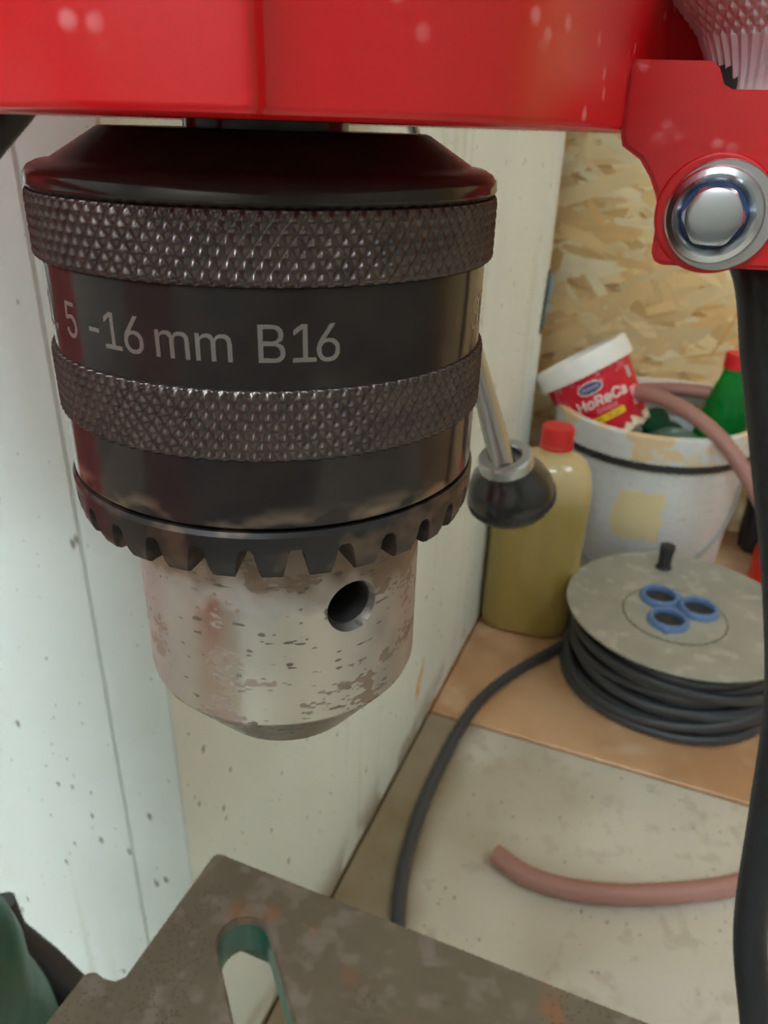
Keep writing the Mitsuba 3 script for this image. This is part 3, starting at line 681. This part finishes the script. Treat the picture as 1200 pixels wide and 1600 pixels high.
add('food_tub__lid', moved(lathe([(0, zt - .001), (rt2 + .001, zt - .001), (rt2 + .0015, zt - .016), (rt2 + .0050, zt - .016), (rt2 + .0062, zt - .012), (rt2 + .0056, zt + .009), (rt2 + .0034, zt + .0122), (rt2 - .004, zt + .0122), (rt2 - .006, zt + .008), (0, zt + .008)], 110), tf), 'm_white', smooth=35, label='white plastic lid')
def on_tub(mesh, x0, z0, rot=0.0):
    """Flat print (x right, y up, z out) wrapped on the tub's wall, x0 along the girth, z0 along the axis."""
    v = np.asarray(mesh.vertices) * K
    x0, z0 = x0 * K, z0 * K
    c_, s_ = math.cos(rot), math.sin(rot)
    x_, y_ = x0 + v[:, 0] * c_ - v[:, 1] * s_, z0 + v[:, 0] * s_ + v[:, 1] * c_
    r = trad(y_) + v[:, 2] + .0003
    a_ = x_ / .058
    q = (tc + (r * np.sin(a_))[:, None] * tx - (r * np.cos(a_))[:, None] * ty + y_[:, None] * ta)
    return trimesh.Trimesh(q, mesh.faces, process=False)
def flat(pts, d=.0003, seg=.004):
    m = trimesh.creation.extrude_polygon(Polygon(pts), d, engine='earcut')
    return m.subdivide_to_size(seg)
def ellipse(a_, b_, n=32, x=0, y=0):
    return [(x + a_ * math.cos(t), y + b_ * math.sin(t)) for t in np.linspace(0, 2 * np.pi, n, endpoint=False)]
def ctext(s, h, d=.0004, bold=False, slant=0.0):
    m = meshkit.text_mesh(s, h, d, bold)
    m.apply_translation([-m.bounds[:, 0].mean(), 0, 0])
    if slant: m.vertices[:, 0] += slant * m.vertices[:, 1]
    return m.subdivide_to_size(.004)
add('food_tub__lettering', on_tub(ctext('HoReCa', .0125, bold=True, slant=.12), .003, -.0075), 'm_white', label='white lettering reading HoReCa')
add('food_tub__lettering_001', on_tub(ctext('kisela', .0070, slant=.05), .0045, -.0165), 'm_tub_pink', label='small pale pink lettering reading kisela')
add('food_tub__badge', on_tub(flat(ellipse(.0150, .0078)), -.004, .0165), 'm_white', label='oval blue badge with a pale border')
add('food_tub__badge__field', on_tub(moved(flat(ellipse(.0135, .0063)), frame([0, 0, .0003], [1, 0, 0], [0, 1, 0], [0, 0, 1])), -.004, .0165), 'm_tub_blue')
wob = [(x_, .0016 * math.sin(x_ * 1500) + .0012) for x_ in np.linspace(-.0105, .0105, 30)] + [(x_, .0016 * math.sin(x_ * 1500) - .0012) for x_ in np.linspace(.0105, -.0105, 30)]
add('food_tub__badge__squiggle', on_tub(moved(flat(wob), frame([0, 0, .0006], [1, 0, 0], [0, 1, 0], [0, 0, 1])), -.004, .0165), 'm_tub_gray')
def rrect(w, h, r):
    return list(Polygon([(-w / 2 + r, -h / 2 + r), (w / 2 - r, -h / 2 + r), (w / 2 - r, h / 2 - r), (-w / 2 + r, h / 2 - r)]).buffer(r, quad_segs=5).exterior.coords)[:-1]
add('food_tub__banner', on_tub(flat(rrect(.044, .0085, .002)), .002, -.0238, .03), 'm_tub_yellow', label='yellow banner')
add('food_tub__banner__mark', trimesh.util.concatenate([on_tub(moved(flat(rrect(l, .0020, .0008)), frame([0, 0, .0003], [1, 0, 0], [0, 1, 0], [0, 0, 1])), .002 + x0, -.0238, .03) for x0, l in ((-.012, .010), (.001, .008), (.0125, .009))]), 'm_tub_ochre', kind='stuff')
bl = []
tr_ = random.Random(5)
for i in range(70):
    bx = tr_.uniform(.008, .080); h_ = .004 + .010 * max(0, min(1, (bx - .008) / .02)) * tr_.uniform(.35, 1)
    bl.append(on_tub(flat(ellipse(tr_.uniform(.002, .0042), tr_.uniform(.002, .0036), 9), .0004), bx, zb / K + .001 + h_ * tr_.uniform(.1, .9)))
add('food_tub__berry_print', trimesh.util.concatenate(bl), 'm_tub_cream', kind='stuff')
fl = []
for i in range(26):
    fx = tr_.uniform(-.065, .05)
    l_, w_ = tr_.uniform(.002, .006), tr_.uniform(.0008, .0016)
    fl.append(on_tub(flat(rrect(l_, w_, w_ * .4)), fx, zt / K - .017 - tr_.random() ** 2 * .020, tr_.uniform(-1.5, 1.5)))
add('food_tub__splash_print', trimesh.util.concatenate(fl), 'm_tub_pink', kind='stuff')
add('food_tub__info_panel', on_tub(flat(rrect(.007, .014, .001)), .049, .014), 'm_tub_gray')
add('food_tub__info_panel_001', on_tub(flat(rrect(.013, .012, .001)), .047, -.010), 'm_tub_pink')
add('food_tub__info_panel_002', on_tub(flat(rrect(.012, .008, .001)), .046, -.0225), 'm_tub_pink')

# bottles in the bucket
def bottle(key, mat, foot, axis, profile, label, cap_mat=None, cap=None, group=None):
    x_, y_, z__ = basis(axis, (0, 1, 0))
    f_ = frame(foot, x_, y_, z__)
    tag(key, label, 'bottle', group)
    add(key + '__body', moved(lathe(profile, 64), f_), mat, smooth=35)
    if cap:
        add(key + '__cap', moved(lathe(cap, 48), f_), cap_mat, smooth=35, label='red screw cap')
BF = np.array([.4860, 1.0720, .0])
bh = .3315
prof = [(0, .0), (.026, .0), (.032, .006), (.033, .02), (.033, .105), (.0332, .13), (.0322, .155), (.0292, .178), (.0235, .205), (.0175, .228), (.0138, .240), (.0128, .246), (.0128, .262)]
prof = [(r * 1.16, z * 1.16) for r, z in prof]
sc_ = lambda q: [(r * 1.16, z * 1.16) for r, z in q]
bottle('green_bottle', 'm_bottle', BF + Z * (bh - .311), (.01, -.02, 1), prof + sc_([(.0105, .262), (0, .262)]), 'upright green plastic bottle with a red cap in the bucket', 'm_cap_red', sc_([(0, .2525), (.0142, .2500), (.0147, .2510), (.0145, .2675), (.0132, .2690), (0, .2692)]))
ridg = []
for i in range(6):
    ridg += [(.0155, .118 + i * .0052), (.0170, .1205 + i * .0052)]
prof2 = [(0, 0), (.030, 0), (.034, .006), (.034, .07), (.030, .090), (.020, .108), (.0155, .114)] + ridg + [(.0150, .150), (.0120, .150), (0, .149)]
bottle('green_bottle_001', 'm_bottle_dark', np.array([.4640, 1.1480, .1180]), (-.42, -.50, .62), sc_(prof2), 'open dark green bottle lying tilted in the bucket, neck up under the hose')
prof3 = [(0, 0), (.030, 0), (.036, .006), (.037, .05), (.036, .10), (.030, .125), (.018, .15), (.0135, .16), (.0135, .175), (0, .175)]
bottle('clear_bottle', 'm_bottle_pale', np.array([.405, .992, .205]), (-.05, .9, -.32), [(r * 1.05, z * .72) for r, z in prof3], 'pale see-through plastic bottle lying in the bucket beside the red tub')

# air hose over the bucket
hp = spline([(.552, .858, .0103), (.540, .850, .05), (.512, .858, .125), (.4845, .8781, .1773), (.457, .8995, .2201), (.4324, .9282, .2515), (.4037, .9645, .2723), (.3778, 1.007, .2794), (.3541, 1.0449, .2752), (.3352, 1.1136, .259), (.3596, 1.1484, .252), (.3944, 1.1345, .2543),
    (.4347, 1.1093, .2635), (.4824, 1.0834, .264), (.5328, 1.0525, .2500), (.575, 1.03, .20), (.625, 1.0, .11), (.66, .97, .03), (.70, .93, .0103), (.78, .87, .0103)], 8)
add('air_hose', tube(hp, .0102, 18), 'm_hose', smooth=60, label='brownish pink rubber air hose looped over the bucket', cat='hose')
hp2 = spline([(.3352, 1.1426, .2346), (.3654, 1.1438, .259), (.413, 1.1368, .2665), (.4609, 1.1194, .2671), (.5034, 1.109, .2633), (.5545, 1.0888, .2527), (.62, 1.07, .20), (.67, 1.05, .10), (.70, 1.03, .010), (.76, .99, .006)], 8)
add('pale_hose', tube(hp2, .0056, 14), 'm_hose_pale', smooth=60, label='thin pale hose behind the brown hose at the top of the bucket', cat='hose')
fh = spline([(.1112, .4893, .0092), (.1363, .4681, .0092), (.1684, .4564, .0092), (.2124, .4517, .0092), (.2638, .4547, .0092), (.3245, .4657, .0092), (.40, .495, .0092), (.50, .55, .0092), (.60, .62, .0092)], 8)
add('floor_hose', tube(fh, .0088, 18), 'm_hose', smooth=60, label='pinkish brown hose lying on the beige floor tile with one open end', cat='hose')

# red canister and black case at the right
RX = np.array([.622, .975, 0])
rcf = frame(RX, U, V, Z)
tag('red_canister', 'red plastic canister behind the cable reel at the right edge', 'canister')
rv, rfc = [], []
rsec = [(.068, .042, 0, 3), (.074, .047, .004, 3.2), (.075, .048, .05, 3.2), (.066, .045, .085, 3), (.052, .038, .110, 2.8), (.034, .028, .126, 2.4), (.020, .020, .135, 2), (.018, .018, .143, 2)]
for hw, hd, zz, ex in rsec:
    rv.append(np.stack([hw * np.sign(np.cos(a)) * np.abs(np.cos(a)) ** (2 / ex), hd * np.sign(np.sin(a)) * np.abs(np.sin(a)) ** (2 / ex), np.full(ns, zz)], 1))
nr2 = len(rsec); rv = np.vstack(rv + [np.array([[0, 0, 0.0], [0, 0, .143]])])
for i in range(nr2 - 1):
    for j in range(ns):
        j2 = (j + 1) % ns
        rfc += [(i * ns + j, i * ns + j2, (i + 1) * ns + j2), (i * ns + j, (i + 1) * ns + j2, (i + 1) * ns + j)]
for j in range(ns):
    j2 = (j + 1) % ns
    rfc += [(len(rv) - 2, j2, j), (len(rv) - 1, (nr2 - 1) * ns + j, (nr2 - 1) * ns + j2)]
add('red_canister__body', moved(trimesh.Trimesh(rv, np.array(rfc), process=False), rcf), 'm_red_plastic', smooth=40)
add('red_canister__cap', moved(lathe([(0, .142), (.0205, .142), (.0210, .144), (.0205, .162), (0, .1635)], 40), rcf), 'm_black', smooth=35, label='black cap')
tag('tool_case', 'black tool case standing on edge against the chipboard wall', 'case')
tcs = frame(W(.236, 1.258, .1352), U, V, Z)
add('tool_case__shell', moved(box(.20, .07, .27, .01), tcs), 'm_black_soft', smooth=20)
add('tool_case__seam', moved(box(.203, .006, .273, .002), tcs), 'm_black')
add('tool_case__handle', moved(tube(spline([(-.04, 0, .130), (-.038, 0, .155), (-.02, 0, .165), (.02, 0, .165), (.038, 0, .155), (.04, 0, .130)], 6), .006, 12), tcs), 'm_black', smooth=50)
# latch plate on the wall corner
lp = frame(W(UW, VS, .398), U, Z, -V)
tag('latch_plate', 'small bent grey metal plate on the far end of the white wall', 'metal plate')
add('latch_plate__plate', moved(tri(m3.Manifold.extrude(m3.CrossSection([np.array([(-.012, -.046), (.002, -.044), (.0065, -.010), (.0105, .012), (.006, .030), (-.002, .040), (-.012, .040)])]), .0022).translate([0, 0, -.0024])), lp), 'm_grey_metal')
lq = frame(W(UW + .0010, VS - .010, .398), V, Z, -U)
add('latch_plate__edge', moved(tri(m3.Manifold.extrude(m3.CrossSection([np.array([(-.012, -.048), (-.003, -.048), (.007, .010), (.0085, .036), (.003, .036), (-.006, -.004)])]), .0022).translate([0, 0, -.0022])), lq), 'm_black_soft', label='dark edge')
